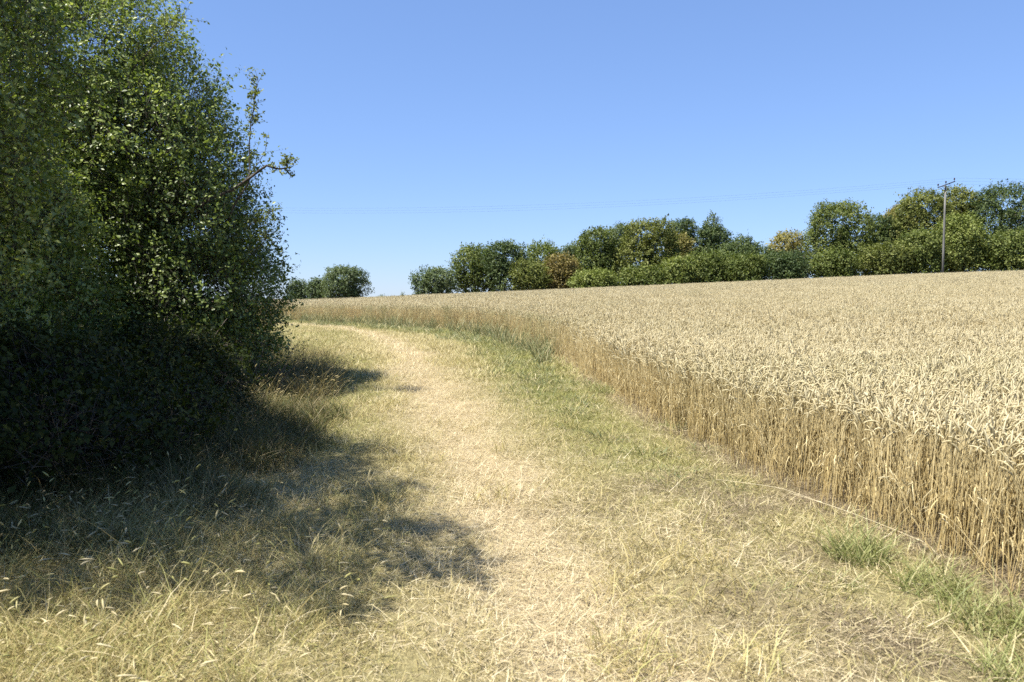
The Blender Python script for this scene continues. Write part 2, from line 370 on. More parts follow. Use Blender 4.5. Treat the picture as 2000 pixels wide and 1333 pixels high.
lay('distant_straw_litter', far_straw, x, y, .7 + .6 * rng.random(len(x)), np.zeros(len(x)), 'bleached straw along the wheel strip where the track bends', 'straw', .004)
# medium rough grass, mostly left of the track
medium = [tuft('grass_tuft', rng, 70, .15, .07, .24, .0034, .55, 1.5, M_TALL, segs=3) for _ in range(5)]
x, y = pick_pts(rng, 7000, -5.5, 3, 1.8, 16)
g, b, s, t = zones(x, y); r = rut_d(x, y)
x, y = thin_by(x, y, np.clip(sstep(.7, 2.4, r) * (.35 + .5 * sstep(7, 3.5, y)) + .15 * (fbm(x, y, .8, 44) > .58), 0, 1) * (wheat_d(x, y) > .2))
g, b, s, t = zones(x, y)
lay('rough_grass', medium, x, y, .7 + .7 * rng.random(len(x)), g + .25 * rng.random(len(x)), 'knee-low yellow green grass on the left side of the track', 'grass')
shaded_mid = [tuft('shaded_grass_tuft', rng, 70, .17, .12, .4, .004, .5, 1.3, M_OLD_SHADED, segs=3) for _ in range(5)]  # undergrowth in the darkened palette, deepens the near hedge shade by colour
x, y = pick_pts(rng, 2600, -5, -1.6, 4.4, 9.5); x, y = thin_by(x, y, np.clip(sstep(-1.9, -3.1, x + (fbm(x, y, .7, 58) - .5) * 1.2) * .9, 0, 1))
lay('shade_darkened_undergrowth', shaded_mid, x, y, .7 + .6 * rng.random(len(x)), .3 + .5 * rng.random(len(x)), 'old undergrowth spilling from the near hedge, its brown and green darkened for shade', 'grass')
# tall unmown grass along the hedge foot
tall = [tuft('tall_grass_tuft', rng, 60, .13, .25, .62, .0042, .35, 1.2, M_OLD_SHADED, heads=.12, segs=4) for _ in range(6)]
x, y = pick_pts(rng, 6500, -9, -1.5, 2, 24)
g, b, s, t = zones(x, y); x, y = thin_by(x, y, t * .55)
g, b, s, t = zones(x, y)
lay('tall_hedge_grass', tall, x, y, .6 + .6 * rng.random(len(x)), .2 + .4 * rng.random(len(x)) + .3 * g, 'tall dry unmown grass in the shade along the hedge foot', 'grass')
# green grass strip beside the wheat
greens = [tuft('green_tuft', rng, 44, .12, .05, .2, .0055, .6, 1.3, M_GREEN, segs=3) for _ in range(4)]
x, y = pick_pts(rng, 9000, -16, 3, 2, 38); w = wheat_d(x, y)
g, b, s, t = zones(x, y); x, y = thin_by(x, y, np.clip((g - .2) * 1.3, 0, 1) * (w > .02) * (w < 2.2))
lay('green_verge_grass', greens, x, y, (.7 + .7 * rng.random(len(x))) * (1 + .5 * sstep(10, 20, y)), .55 + .4 * rng.random(len(x)), 'fresh green grass strip between the track and the wheat', 'grass')

# taller green grass growing up into the wheat foot round the bend
hi_green = [tuft('green_tuft', rng, 40, .16, .2, .55, .009, .28, .8, M_GREEN, segs=3) for _ in range(4)]
x, y = pick_pts(rng, 14000, -30, 2, 12.5, 48); w = wheat_d(x, y)
x, y = thin_by(x, y, (w > -.15) * (w < .55) * sstep(12, 18, y) * (.35 + .75 * fbm(x, y, 1.5, 23)))
lay('tall_verge_grass', hi_green, x, y, .7 + .5 * rng.random(len(x)), .25 + .5 * fbm(x, y, 1.2, 24), 'taller yellow green grass growing into the wheat foot round the bend', 'grass')

# ------------------------------------------------------------------ wheat
def wheat_mat():
    m, N, L = mat('ripe_wheat')
    a = attr(N, 'tint')
    r = ramp(N, [(0, (.70, .52, .21)), (.25, (.86, .69, .34)), (.5, (.93, .79, .45)), (.62, (.62, .525, .285)), (.8, (.80, .69, .41)), (1, (.95, .85, .56))])
    L.new(a.outputs['Fac'], r.inputs[0])
    g = attr(N, 'green', 'INSTANCER'); mx = N.new('ShaderNodeMix'); mx.data_type = 'RGBA'; mx.blend_type = 'MIX'
    L.new(g.outputs['Fac'], mx.inputs[0]); L.new(r.outputs[0], mx.inputs[6]); mx.inputs[7].default_value = (.34, .33, .15, 1)
    p = N.new('ShaderNodeBsdfPrincipled'); p.inputs['Roughness'].default_value = .5; p.inputs['Specular IOR Level'].default_value = .3
    L.new(mx.outputs[2], p.inputs['Base Color'])
    t = N.new('ShaderNodeBsdfTranslucent'); L.new(mx.outputs[2], t.inputs[0])
    ms = N.new('ShaderNodeMixShader'); ms.inputs[0].default_value = .32
    L.new(p.outputs[0], ms.inputs[1]); L.new(t.outputs[0], ms.inputs[2])
    o = N.new('ShaderNodeOutputMaterial'); L.new(ms.outputs[0], o.inputs[0])
    return m
M_WHEAT = wheat_mat()
def wheat_clump(name, rng, n, radius, lod):
    mb = MB()
    for _ in range(n):
        r = radius * math.sqrt(rng.random()); th = rng.random() * 6.283
        p = np.array([r * math.cos(th), r * math.sin(th), 0.]); az = rng.random() * 6.283 if rng.random() < .5 else rng.normal(.2, .7)
        H = rng.normal(.65, .045); lean = abs(rng.normal(.05, .05)); nod = rng.choice([rng.uniform(.1, .7), rng.uniform(.8, 2.3)], p=[.45, .55])
        d = np.array([math.cos(az), math.sin(az), 0]); up = np.array([0, 0, 1.])
        z0 = 0 if lod < 2 else H * .6
        hs = [z0, H * .45, H * .8, H * .94] if lod < 2 else [z0, H * .94]
        pts = [p + up * h + d * (lean * h + .04 * (h / H) ** 3) for h in hs]
        ang = lean + .12; 
        pts.append(pts[-1] + (up * math.cos(ang + nod * .25) + d * math.sin(ang + nod * .25)) * H * .06)
        st = rng.random(); tb = [.05 + .3 * st, .12 + .35 * st, .3 + .2 * st, .45, .5] if lod < 2 else [.4, .5, .55]
        mb.tube(pts, np.array([.0026, .0024, .0021, .0016, .0012]) if lod < 2 else np.array([.004, .003, .002]), 3, tb, False)
        # ear
        e = pts[-1]; a = ang + nod * .35; el = rng.uniform(.07, .10); k = 7 if lod == 0 else (5 if lod == 1 else 3)
        ep = [e]
        for i in range(k - 1):
            ep.append(ep[-1] + (up * math.cos(a) + d * math.sin(a)) * el / (k - 1)); a += nod * .65 / (k - 1)
        if lod == 0: er = np.array([.002, .0062, .0052, .0072, .0054, .0058, .001])
        elif lod == 1: er = np.array([.002, .0068, .0074, .0065, .001])
        else: er = np.array([.003, .0095, .002])
        ec = .66 + .3 * rng.random(); ec = ec - (.12 if rng.random() < .15 else 0)
        mb.tube(ep, er * (.8 if lod < 2 else 1.0), 4 if lod < 2 else 3, ec + rng.normal(0, .03, k), False)
        # dry leaf ribbons
        if lod < 2:
            for q in range(1 if rng.random() < .55 else 0):
                h = rng.uniform(.15, .75) * H; la = rng.random() * 6.283; b = p + up * h + d * lean * h
                o = np.array([math.cos(la), math.sin(la), 0]); l = rng.uniform(.08, .2); w = rng.uniform(.002, .0035)
                lp = np.array([b, b + o * l * .35 + up * l * .35, b + o * l * .6 + up * l * .1, b + o * l * .7 - up * l * .35])
                side = np.array([-o[1], o[0], 0]) * w
                V = np.stack([lp - side * np.array([.6, 1, .8, .1])[:, None], lp + side * np.array([.6, 1, .8, .1])[:, None]], 1).reshape(-1, 3)
                mb.add(V, [[0, 1, 3, 2], [2, 3, 5, 4], [4, 5, 7, 6]], None, rng.uniform(.15, .85))
    return mb.build(name, M_WHEAT, link=False)
near_w = [wheat_clump('wheat_clump', rng, 7, .085, 0) for _ in range(10)]
mid_w = [wheat_clump('wheat_clump', rng, 16, .16, 1) for _ in range(6)]
far_w = [wheat_clump('wheat_clump', rng, 46, .34, 2) for _ in range(6)]
def wheat_field(name, protos, n, x0, x1, y0, y1, ok, label):
    x, y = pick_pts(rng, n, x0, x1, y0, y1); w = wheat_d(x, y); k = (w < -.02) & ok(x, y) & (rng.random(n) < .42 + .58 * sstep(-.08, -.55, w)); x, y = x[k], y[k]
    w = wheat_d(x, y); m = len(x)
    wav = fbm(x, y, 3.5, 61); sc = .90 + .16 * rng.random(m) + .14 * (wav - .5) - .10 * sstep(.62, .8, fbm(x, y, 5, 62))
    gw = np.clip(sstep(-.5, -.02, w) * sstep(14, 20, y) * .75 * (.4 + fbm(x, y, 2, 71)) + .22 * sstep(.5, .8, fbm(x, y, 2.6, 72)) * rng.random(m), 0, .8)
    P = np.stack([x, y, zg(x, y) - .01], -1)
    tilt = rng.normal(0, .045, (m, 2)) + np.stack([(fbm(x, y, 2.2, 81) - .5) * .22, (fbm(x, y, 2.2, 91) - .5) * .22], -1)
    rz = rng.normal(-.3, 1.0, m)
    return scatter(name, protos, P, rz, sc, rng.integers(0, len(protos), m), gw, label, 'wheat', tilt)
vis = lambda x, y: (x < 3.5 + .85 * y)
wheat_field('wheat_crop', near_w, 30000, 1.0, 14, 2.2, 14, lambda x, y: vis(x, y) & (y + .5 * rng.normal(0, 1, len(x)) < 12.5), 'ripe golden wheat standing at the near right edge of the track')
wheat_field('middle_wheat_crop', mid_w, 52000, -30, 36, 11, 46, lambda x, y: vis(x, y) & (y + 1.0 * rng.normal(0, 1, len(x)) > 12.5) & (y + 2 * rng.normal(0, 1, len(x)) < 40) & (x > -.9 * y + 2), 'ripe wheat across the middle of the field')
wheat_field('distant_wheat_crop', far_w, 60000, -50, 70, 36, 84, lambda x, y: vis(x, y) & (y + 2 * rng.normal(0, 1, len(x)) > 39) & (x > -.75 * y) & (y < 82.5 + np.where(x < -9, 14, 0)), 'pale ripe wheat rising to the far edge of the field')

# ------------------------------------------------------------------ foliage
def unit(v): return v / (np.linalg.norm(v, axis=-1, keepdims=True) + 1e-9)
def foliage(rng, lobes, n_twigs, per, llen, lwid, tlen, shell=(.55, 1.02), spray=.06, updown=.15, hide=.62, twig_r=0., tmin=None, nz=.36, tv=.1):
    """leafy twigs on the skins of a heap of ellipsoid lobes; returns an MB of leaves and an MB of twigs"""
    lobes = np.asarray(lobes, float)
    area = (lobes[:, 3] * lobes[:, 4] + lobes[:, 3] * lobes[:, 5] + lobes[:, 4] * lobes[:, 5])
    li = rng.choice(len(lobes), int(n_twigs * 1.7), p=area / area.sum())
    u = unit(rng.normal(size=(len(li), 3)) + [0, 0, updown])
    q = shell[0] + (shell[1] - shell[0]) * rng.random(len(li)) ** .55
    q = np.where(rng.random(len(li)) < spray, q * rng.uniform(1.05, 1.3, len(li)), q)
    P = lobes[li, :3] + u * lobes[li, 3:6] * q[:, None]
    keep = np.ones(len(li), bool)
    for k in range(len(lobes)):
        d = np.linalg.norm((P - lobes[k, :3]) / lobes[k, 3:6], axis=1); keep &= ~((d < hide) & (li != k))
    if tmin is not None: keep &= P[:, 2] > tmin
    P, u, li = P[keep][:n_twigs], u[keep][:n_twigs], li[keep][:n_twigs]
    n = len(P); ltint = rng.random(len(lobes))
    D = unit(u * .75 + [0, 0, .35] + rng.normal(0, .45, (n, 3)))
    t = rng.random((n, per)); tl = tlen * rng.uniform(.6, 1.4, n)
    B = P[:, None] + D[:, None] * (t * tl[:, None])[..., None] + rng.normal(0, tlen * .13, (n, per, 3))
    Ld = unit(D[:, None] * .45 + rng.normal(0, .75, (n, per, 3)) + [0, 0, -.12])
    Nn = unit(u[:, None] * .8 + [0, 0, .55] + rng.normal(0, nz, (n, per, 3)))
    Wd = unit(np.cross(Nn, Ld)); Nn = np.cross(Ld, Wd)
    l = llen * (rng.uniform(.5, 1.2, (n, per)) * rng.uniform(.7, 1.3, (n, 1)))[..., None]; w = l * (lwid / llen) * .5
    v0 = B; v2 = B + Ld * l - Nn * l * .12; m = B + Ld * l * .45 + Nn * l * .06
    V = np.stack([v0, m + Wd * w, v2, m - Wd * w], 2).reshape(-1, 3)
    i = np.arange(n * per)[:, None] * 4
    T = np.concatenate([i + [0, 1, 2], i + [0, 2, 3]])
    tint = np.clip(.5 + (ltint[li] - .5)[:, None] * .5 + (rng.random(n) - .5)[:, None] * .5 + rng.normal(0, tv, (n, per)), 0, 1)
    lv = MB(); lv.add(V, None, T, np.repeat(tint.ravel(), 4))
    tw = MB()
    if twig_r:
        a = P - D * tlen * .9; b = P + D * tl[:, None]
        s1 = unit(np.cross(D, [0.3, .2, 1.])); s2 = np.cross(D, s1)
        VV = np.stack([a + s1 * twig_r, a - s1 * twig_r * .5 + s2 * twig_r * .9, a - s1 * twig_r * .5 - s2 * twig_r * .9, b], 1).reshape(-1, 3)
        j = np.arange(n)[:, None] * 4
        tw.add(VV, None, np.concatenate([j + [0, 1, 3], j + [1, 2, 3], j + [2, 0, 3]]), .5)
    return lv, tw

def limb(mb, rng, a, b, r0, r1, n=7, wob=.12, sides=6):
    a = np.asarray(a, float); b = np.asarray(b, float); t = np.linspace(0, 1, n)[:, None]
    L = np.linalg.norm(b - a); up = np.array([0, 0, L * .18])
    P = a + (b - a) * t + up * np.sin(t * np.pi) * .5
    P[1:-1] += rng.normal(0, wob * L / n, (n - 2, 3))
    mb.tube(P, np.linspace(r0, r1, n), sides, .5); return P

def wood(name, rng, root, lobes, base_pts, r0, twigs=None, sides=6, extra=0):
    """stems that fork into limbs reaching every lobe, with a few side branches"""
    mb = MB()
    for j, (lx, ly, lz, *_r) in enumerate(lobes):
        bp = base_pts[j % len(base_pts)]; k = .35 + .2 * rng.random()
        fork = np.array([bp[0] * .7 + lx * .3 * k * 2, bp[1] * .7 + ly * .3 * k * 2, max(.3, lz * k)])
        if j < len(base_pts): limb(mb, rng, bp, fork, r0, r0 * .62, 6, .08, sides)
        P = limb(mb, rng, fork if j < len(base_pts) else np.array(bp) * [1, 1, 0] + [0, 0, lz * k * .8], (lx, ly, lz), r0 * .5, r0 * .12, 7, .2, sides)
        for _ in range(extra):
            q = P[rng.integers(2, 6)]; e = np.array([lx, ly, lz]) + unit(rng.normal(size=3)) * np.array(_r[:3]) * .9
            limb(mb, rng, q, e, r0 * .16, r0 * .03, 5, .25, 4)
    if twigs and twigs.n: mb.add(np.concatenate(twigs.v), None, np.concatenate(twigs.t), .5)
    return mb.build(name, BARK, root, True)

def crown_lobes(rng, W, H, z0, n, D=None, flat=1.):
    """lobes heaped into a crown W wide, from z0 up to H, uneven in outline"""
    D = D or W; hc = (H - z0); out = []
    for i in range(n):
        f = (i + .5) / n; z = z0 + hc * (.12 + .8 * f); env = math.sin(math.pi * (.12 + .76 * f)) ** .6
        a = i * 2.4 + rng.normal(0, .4); rr = env * rng.uniform(.35, .62) if i < n - 1 else .1
        r = rng.uniform(.24, .34) * min(W, hc * 1.15)
        out.append((math.cos(a) * rr * (W / 2), math.sin(a) * rr * (D / 2), min(z, H - r * .72), r * 1.08, r * 1.08, r * .8 * flat))
    for i in range(n):
        a = rng.random() * 6.283; f = rng.uniform(.2, 1); env = math.sin(math.pi * (.1 + .75 * f)) ** .6; r = rng.uniform(.10, .17) * min(W, hc)
        out.append((math.cos(a) * env * .8 * W / 2, math.sin(a) * env * .8 * D / 2, min(z0 + hc * f, H - r * .7), r, r, r * .85))
    return out

G_MID = leaf_mat('green_leaves', [(0, (.05, .072, .017)), (.5, (.12, .15, .038)), (1, (.22, .24, .075))])
G_DARK = leaf_mat('dark_leaves', [(0, (.034, .056, .021)), (.5, (.078, .11, .04)), (1, (.15, .185, .07))])
G_LIGHT = leaf_mat('light_leaves', [(0, (.075, .10, .022)), (.5, (.165, .20, .05)), (1, (.27, .29, .095))])
G_OLIVE = leaf_mat('olive_leaves', [(0, (.06, .076, .018)), (.5, (.135, .155, .04)), (1, (.24, .245, .075))])
G_BLUE = leaf_mat('grey_green_leaves', [(0, (.045, .07, .03)), (.5, (.095, .13, .055)), (1, (.18, .21, .105))])
G_GOLD = leaf_mat('yellowing_leaves', [(0, (.12, .11, .03)), (.5, (.25, .22, .07)), (1, (.38, .34, .13))])
G_RUST = leaf_mat('rusty_leaves', [(0, (.12, .095, .032)), (.5, (.22, .175, .06)), (1, (.31, .26, .10))])
G_HEDGE = leaf_mat('hawthorn_leaves', [(0, (.028, .043, .010)), (.35, (.09, .12, .028)), (.75, (.19, .225, .062)), (1, (.34, .35, .13))], .42, .36, .36, tcol=(1.1, 1.2, .55), k=1.55)
G_BRAMBLE_SHADED = leaf_mat('shade_darkened_bramble_leaves', [(0, (.012, .02, .005)), (.5, (.032, .045, .009)), (1, (.08, .09, .02))], .55, .15, .3)  # much darker than the hedge leaves: hedge-foot shade is in the colour

def plant(kind, x, y, H, W, D, mt, label, cat, group, seed, n_lobes=12, twigs=1500, per=9, leaf=.15, z0=None, trunk_r=None, lobes=None, spray=.07, parts=True):
    rg = np.random.default_rng(seed)
    root = bpy.data.objects.new(kind, None); COL.objects.link(root); root.location = (x, y, float(zt(x, y)) - .05); root.empty_display_size = .5
    tag(root, label, cat, group)
    z0 = (H * .14 if z0 is None else z0)
    lb = lobes or crown_lobes(rg, W, H, z0, n_lobes, D)
    lv, tw = foliage(rg, lb, twigs, per, leaf, leaf * .62, leaf * 2.6, spray=spray, tmin=.05, nz=.42, tv=.09, hide=.5, shell=(.45, 1.02))
    wood('trunk', rg, root, lb[:: max(1, len(lb) // 7)], [(rg.normal(0, .05), rg.normal(0, .05), -.15)], trunk_r or (.05 + H * .018), sides=6)
    lv.build('crown', mt, root)
    return root

# ---- tree belt behind the field
BELT = 'trees and bushes along the far edge of the wheat'
TREES = [  # kind, x, y, height, width, leaves, lobes, label
 ('round_bush', -8.5, 88, 3.5, 4.6, G_BLUE, 9, 'small grey green bush at the left end of the tree belt'),
 ('broadleaf_tree', -4.2, 90, 5.9, 4.8, G_MID, 12, 'green leafy tree just right of the small end bush of the belt'),
 ('broadleaf_tree', -.8, 88, 6.0, 4.5, G_DARK, 12, 'dark green tree standing second from the left end of the belt'),
 ('broadleaf_tree', 4.0, 95, 6.2, 4.4, G_LIGHT, 11, 'light green treetop showing behind the rusty bush'),
 ('round_bush', 1.9, 86, 3.7, 3.8, G_OLIVE, 8, 'olive bush between the dark green tree and the rusty bush'),
 ('withered_bush', 5.4, 87, 4.4, 3.3, G_RUST, 9, 'rusty brown withered bush at the foot of the left belt trees'),
 ('slender_tree', 8.1, 108, 6.8, 3.2, G_BLUE, 8, 'hazy grey green tree peeping through the gap above the rusty bush'),
 ('broadleaf_tree', 9.5, 90, 7.2, 4.7, G_MID, 12, 'tall ragged green tree right of the rusty bush'),
 ('slender_tree', 13.1, 98, 8.4, 3.4, G_BLUE, 9, 'slim grey green tree behind the big round yellow green tree'),
 ('round_tree', 15.2, 88, 7.7, 5.9, G_OLIVE, 15, 'big round yellow green tree in the middle of the belt'),
 ('yellowing_tree', 19.3, 92, 6.2, 3.0, G_GOLD, 8, 'golden yellow tree hugging the right side of the round tree'),
 ('dark_tree', 20.7, 98, 8.5, 4.2, G_DARK, 11, 'dark tree rising behind the golden yellow one'),
 ('dark_tree', 24.1, 97, 9.1, 4.2, G_DARK, 12, 'dark pointed tree, tallest in the middle of the belt'),
 ('low_bush', 8.9, 84, 2.4, 6.3, G_LIGHT, 9, 'low bright green bush below the tall ragged tree'),
 ('low_bush', 13.7, 84, 2.6, 5.3, G_MID, 8, 'low green bush at the foot of the big round tree'),
 ('low_bush', 17.5, 84, 3.3, 3.5, G_LIGHT, 7, 'upright light bush in front of the golden yellow tree'),
 ('low_bush', 20.6, 85, 3.8, 4.9, G_MID, 9, 'green bush in front of the two dark trees'),
 ('broad_bush', 26.4, 92, 5.9, 7.0, G_DARK, 11, 'broad dark bush stepping down right of the dark pointed tree'),
 ('yellowing_tree', 32.8, 95, 6.2, 4.2, G_GOLD, 9, 'pale yellowish treetop in the low dip of the belt'),
 ('low_bush', 24.5, 84, 3.3, 5.6, G_MID, 9, 'low bush at the field edge below the broad dark bush'),
 ('low_bush', 29.0, 84, 3.4, 5.2, G_DARK, 9, 'low dark bush at the field edge below the pale yellowish treetop'),
 ('low_bush', 33.9, 84, 3.4, 5.4, G_MID, 9, 'low green bush at the left foot of the wide domed tree'),
 ('domed_tree', 37.0, 90, 8.9, 7.0, G_MID, 17, 'wide domed tree standing alone left of the utility pole'),
 ('slender_tree', 42.4, 92, 7.5, 3.4, G_DARK, 9, 'small dark tree filling the notch beside the domed tree'),
 ('yellowing_tree', 47.1, 97, 9.4, 3.8, G_GOLD, 9, 'faded golden treetop left of the utility pole'),
 ('broadleaf_tree', 46.6, 91, 10.2, 6.0, G_OLIVE, 15, 'tall olive tree directly behind the utility pole'),
 ('dark_tree', 51.9, 93, 10.7, 4.6, G_OLIVE, 12, 'tall brownish olive tree just right of the utility pole'),
 ('broadleaf_tree', 55.4, 90, 10.5, 7.0, G_DARK, 16, 'tall dark green tree at the right edge of the belt'),
 ('broad_bush', 39.3, 84.5, 3.9, 5.4, G_OLIVE, 9, 'olive bush at the right foot of the domed tree'),
 ('broad_bush', 43.3, 85, 5.2, 4.9, G_MID, 10, 'green bush just left of the foot of the utility pole'),
 ('broad_bush', 48.4, 86, 6.9, 4.9, G_LIGHT, 11, 'tall pale green bush right of the foot of the utility pole'),
 ('broad_bush', 52.4, 84.5, 4.8, 5.0, G_MID, 10, 'green bush at the right edge below the tall dark tree'),
 ('domed_tree', -23.4, 112, 5.2, 5.8, G_BLUE, 14, 'lone spreading tree on the skyline right of the hedge end'),
 ('small_tree', -27.8, 114, 3.9, 2.6, G_BLUE, 7, 'small tree leaning on the left of the lone spreading tree'),
 ('small_tree', -31.6, 118, 3.8, 3.0, G_BLUE, 8, 'pale tree half hidden behind the hedge end'),
 ('far_conifer', -26.2, 190, 7.6, 1.6, G_DARK, 7, 'tiny dark spiky treetop on the far skyline'),
 ('far_bush', -32.7, 200, 8.0, 4.6, G_BLUE, 6, 'faint low treetop just above the wheat skyline'),
]
for i, (kind, x, y, H, W, mt, nl, label) in enumerate(TREES):
    low = 'bush' in kind; far = y > 105
    cat = 'bush' if low else 'tree'
    lobes = None; rg = np.random.default_rng(900 + i)
    if kind == 'far_conifer':
        lobes = [(0, 0, H * (.3 + .1 * k), W * .5 * (1 - k / 7.5), W * .5 * (1 - k / 7.5), H * .1) for k in range(7)]
    if 'pointed' in label:
        lobes = crown_lobes(rg, W, H * .8, H * .12, nl) + [(-.1, 0, H * .80, W * .24, W * .24, H * .10), (.1, 0, H * .9, W * .13, W * .13, H * .1)]
    a = W * H
    plant(kind, x, y, H, W, W * .8, mt, label, cat, BELT if not far else 'far trees on the skyline', 300 + i, nl + 3,
          int(np.clip(a * (88 if low else 74), 500, 3800)), 8, .225 if y < 100 else .25, z0=.1 if low else H * .05, lobes=lobes)

# ---- hedge on the left
def hedge_shrub(kind, x, y, lobes, label, seed, twigs, leaf, per, stems, mt=G_HEDGE, r0=.07, spray=.10, shell=(.5, 1.04), extra=2, sc=1., hide=.6, cat='shrub', group='hedge shrubs on the left'):
    rg = np.random.default_rng(seed)
    root = bpy.data.objects.new(kind, None); COL.objects.link(root); root.location = (x, y, float(zt(x, y)) - .03); root.empty_display_size = .4; root.scale = (sc,) * 3
    tag(root, label, cat, group)
    lv, tw = foliage(rg, lobes, twigs, per, leaf, leaf * .62, leaf * 4.5, shell=shell, spray=spray, hide=hide, twig_r=.0035, tmin=.15)
    wood('trunk', rg, root, lobes, stems, r0, tw, 6, extra)
    lv.build('crown', mt, root)
    return root

def rand_lobes(rg, box, n, r):
    """n lobes with radius around r inside ((x0,x1),(y0,y1),(z0,z1))"""
    L = []
    for k in range(n):
        q = r * rg.uniform(.75, 1.2)
        L.append((rg.uniform(*box[0]), rg.uniform(*box[1]), rg.uniform(*box[2]), q, q, q * rg.uniform(.75, 1.0)))
    return L
rg = np.random.default_rng(41)
# near shrub: leans out over the track, most of it left of the frame
LA = [(2.2, -1.3, 4.3, .33, .35, .28), (1.75, -1.0, 4.45, .40, .38, .34), (1.3, -.5, 4.6, .42, .42, .36), (1.45, -1.75, 4.3, .36, .34, .3), (.9, -1.25, 4.5, .48, .42, .4), (.75, -2.0, 4.2, .38, .36, .32), (2.0, -2.0, 4.1, .26, .26, .22), (.95, .3, 4.6, .5, .45, .42), (2.55, -1.65, 4.1, .2, .2, .18), (.2, -1.7, 4.3, .6, .5, .5), (1.75, -.15, 4.5, .28, .3, .25),
      (.3, -.4, 4.7, .7, .7, .6), (.05, .6, 5.0, 1.2, 1.2, 1.0), (-.4, -.8, 4.5, 1.2, 1.1, 1.1), (-.6, 1.2, 4.2, 1.5, 1.5, 1.3), (.2, -.3, 3.4, 1.0, 1.0, .9),
      (.1, 1.2, 2.8, 1.1, 1.2, 1.0), (-.3, -.2, 2.2, 1.2, 1.2, 1.1), (-.1, 1.0, 1.5, 1.1, 1.3, 1.0), (-1.2, 0, 3, 1.5, 1.5, 1.5), (-.5, -.4, 1.0, 1.1, 1.0, 1.0), (.1, 2.0, 3.6, 1.0, 1.0, .9), (-.2, 1.9, .8, 1.0, 1.2, .8), (-1.3, .8, 1.0, 1.3, 1.6, 1.0), (-.2, 2.1, 2.2, .9, .9, .9)]
hedge_shrub('hedge_shrub', -4.85, 4.85, LA, 'nearest hedge shrub, leaning out over the track at the left edge', 51, 17000, .05, 12, [(-.2, 0, 0), (-.5, .4, 0), (0, -.4, 0), (-.7, -.5, 0)], hide=.66)
# middle shrub, set back
LB = [(0, 0, 3.9, 1.5, 1.6, 1.25), (.7, .3, 3.0, 1.3, 1.5, 1.1), (.7, -.7, 2.2, 1.3, 1.4, 1.1), (.8, .9, 1.7, 1.3, 1.4, 1.1), (.9, -.2, 1.0, 1.2, 1.6, .9), (-.9, .4, 3.4, 1.5, 1.6, 1.5), (-.8, -.8, 2.2, 1.5, 1.6, 1.5), (.1, 1.4, 3.4, 1.2, 1.2, 1.1), (.3, -1.2, 3.4, 1.2, 1.2, 1.1), (.8, 1.6, .9, 1.0, 1.1, .8), (.6, -1.6, 1.0, 1.0, 1.1, .9), (-.6, 0, .8, 1.3, 2.0, .8)]
hedge_shrub('hedge_shrub', -5.85, 7.8, LB, 'middle hedge shrub set back in deep shade between two taller ones', 52, 13000, .074, 10, [(0, 0, 0), (.3, .4, 0), (-.3, -.4, 0)], sc=.72, hide=.55)
# tall shrub at the end of the hedge
LC = [(-.5, -.2, 6.1, 1.4, 1.4, 1.15), (.1, .3, 5.1, 1.35, 1.4, 1.15), (-.7, -1.2, 5.4, 1.5, 1.4, 1.3), (.7, .1, 4.0, 1.25, 1.3, 1.05), (.4, -1.2, 4.2, 1.25, 1.3, 1.05), (1.15, .2, 2.95, 1.15, 1.2, 1.0), (1.0, -1.0, 3.0, 1.15, 1.2, 1.05),
      (1.4, .2, 1.9, 1.1, 1.2, .95), (1.3, -1.0, 1.8, 1.1, 1.2, 1.0), (1.4, .2, .85, 1.05, 1.2, .75), (1.2, -1.1, .85, 1.05, 1.2, .75), (-.8, .8, 4.4, 1.6, 1.5, 1.5), (-.6, 0, 2.6, 1.7, 1.9, 1.7), (.5, 1.2, 2.4, 1.2, 1.2, 1.3), (-1.4, -1.4, 6.3, 1.2, 1.2, 1.1), (-.5, -.2, .9, 1.4, 1.9, .9)]
hC = hedge_shrub('hedge_shrub', -5.28, 11.3, LC, 'tall bushy shrub at the far end of the hedge with a bare side branch', 53, 17500, .07, 10, [(0, 0, 0), (.5, .4, 0), (.3, -.6, 0), (-.4, .3, 0)], sc=.79, hide=.5)
# back rows: close the view through the hedge; the first raised to block sky light
LD = rand_lobes(rg, ((-2.0, 1.0), (-4.5, 2.5), (.6, 6.8)), 30, 1.55)
hedge_shrub('hedge_shrub', -8.2, 7.6, LD, 'shrub filling the hedge behind the middle one, raised to block sky light', 54, 6000, .12, 8, [(0, 0, 0), (.3, .8, 0), (-.3, -.8, 0)], sc=.9)
LE = rand_lobes(rg, ((-1.4, 1.2), (-3.0, 2.0), (.6, 4.6)), 18, 1.5)
hedge_shrub('hedge_shrub', -8.4, 14.2, LE, 'shrub hidden behind the tall end of the hedge', 55, 3500, .12, 8, [(0, 0, 0), (.3, .8, 0)], sc=.85)
# brambles at the hedge foot, leaf colour darkened to deepen the shade there
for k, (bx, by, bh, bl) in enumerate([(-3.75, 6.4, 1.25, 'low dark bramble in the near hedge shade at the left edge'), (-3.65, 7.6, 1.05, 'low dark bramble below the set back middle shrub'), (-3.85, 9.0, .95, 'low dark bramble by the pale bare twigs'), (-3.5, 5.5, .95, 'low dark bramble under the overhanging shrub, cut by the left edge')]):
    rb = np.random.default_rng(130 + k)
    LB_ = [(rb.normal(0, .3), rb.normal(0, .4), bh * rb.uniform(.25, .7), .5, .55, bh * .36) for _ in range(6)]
    hedge_shrub('bramble_bush', bx, by, LB_, bl, 140 + k, 1300, .052, 10, [(0, 0, 0), (.1, .15, 0)], G_BRAMBLE_SHADED, .018, cat='bramble', group='brambles along the hedge foot')

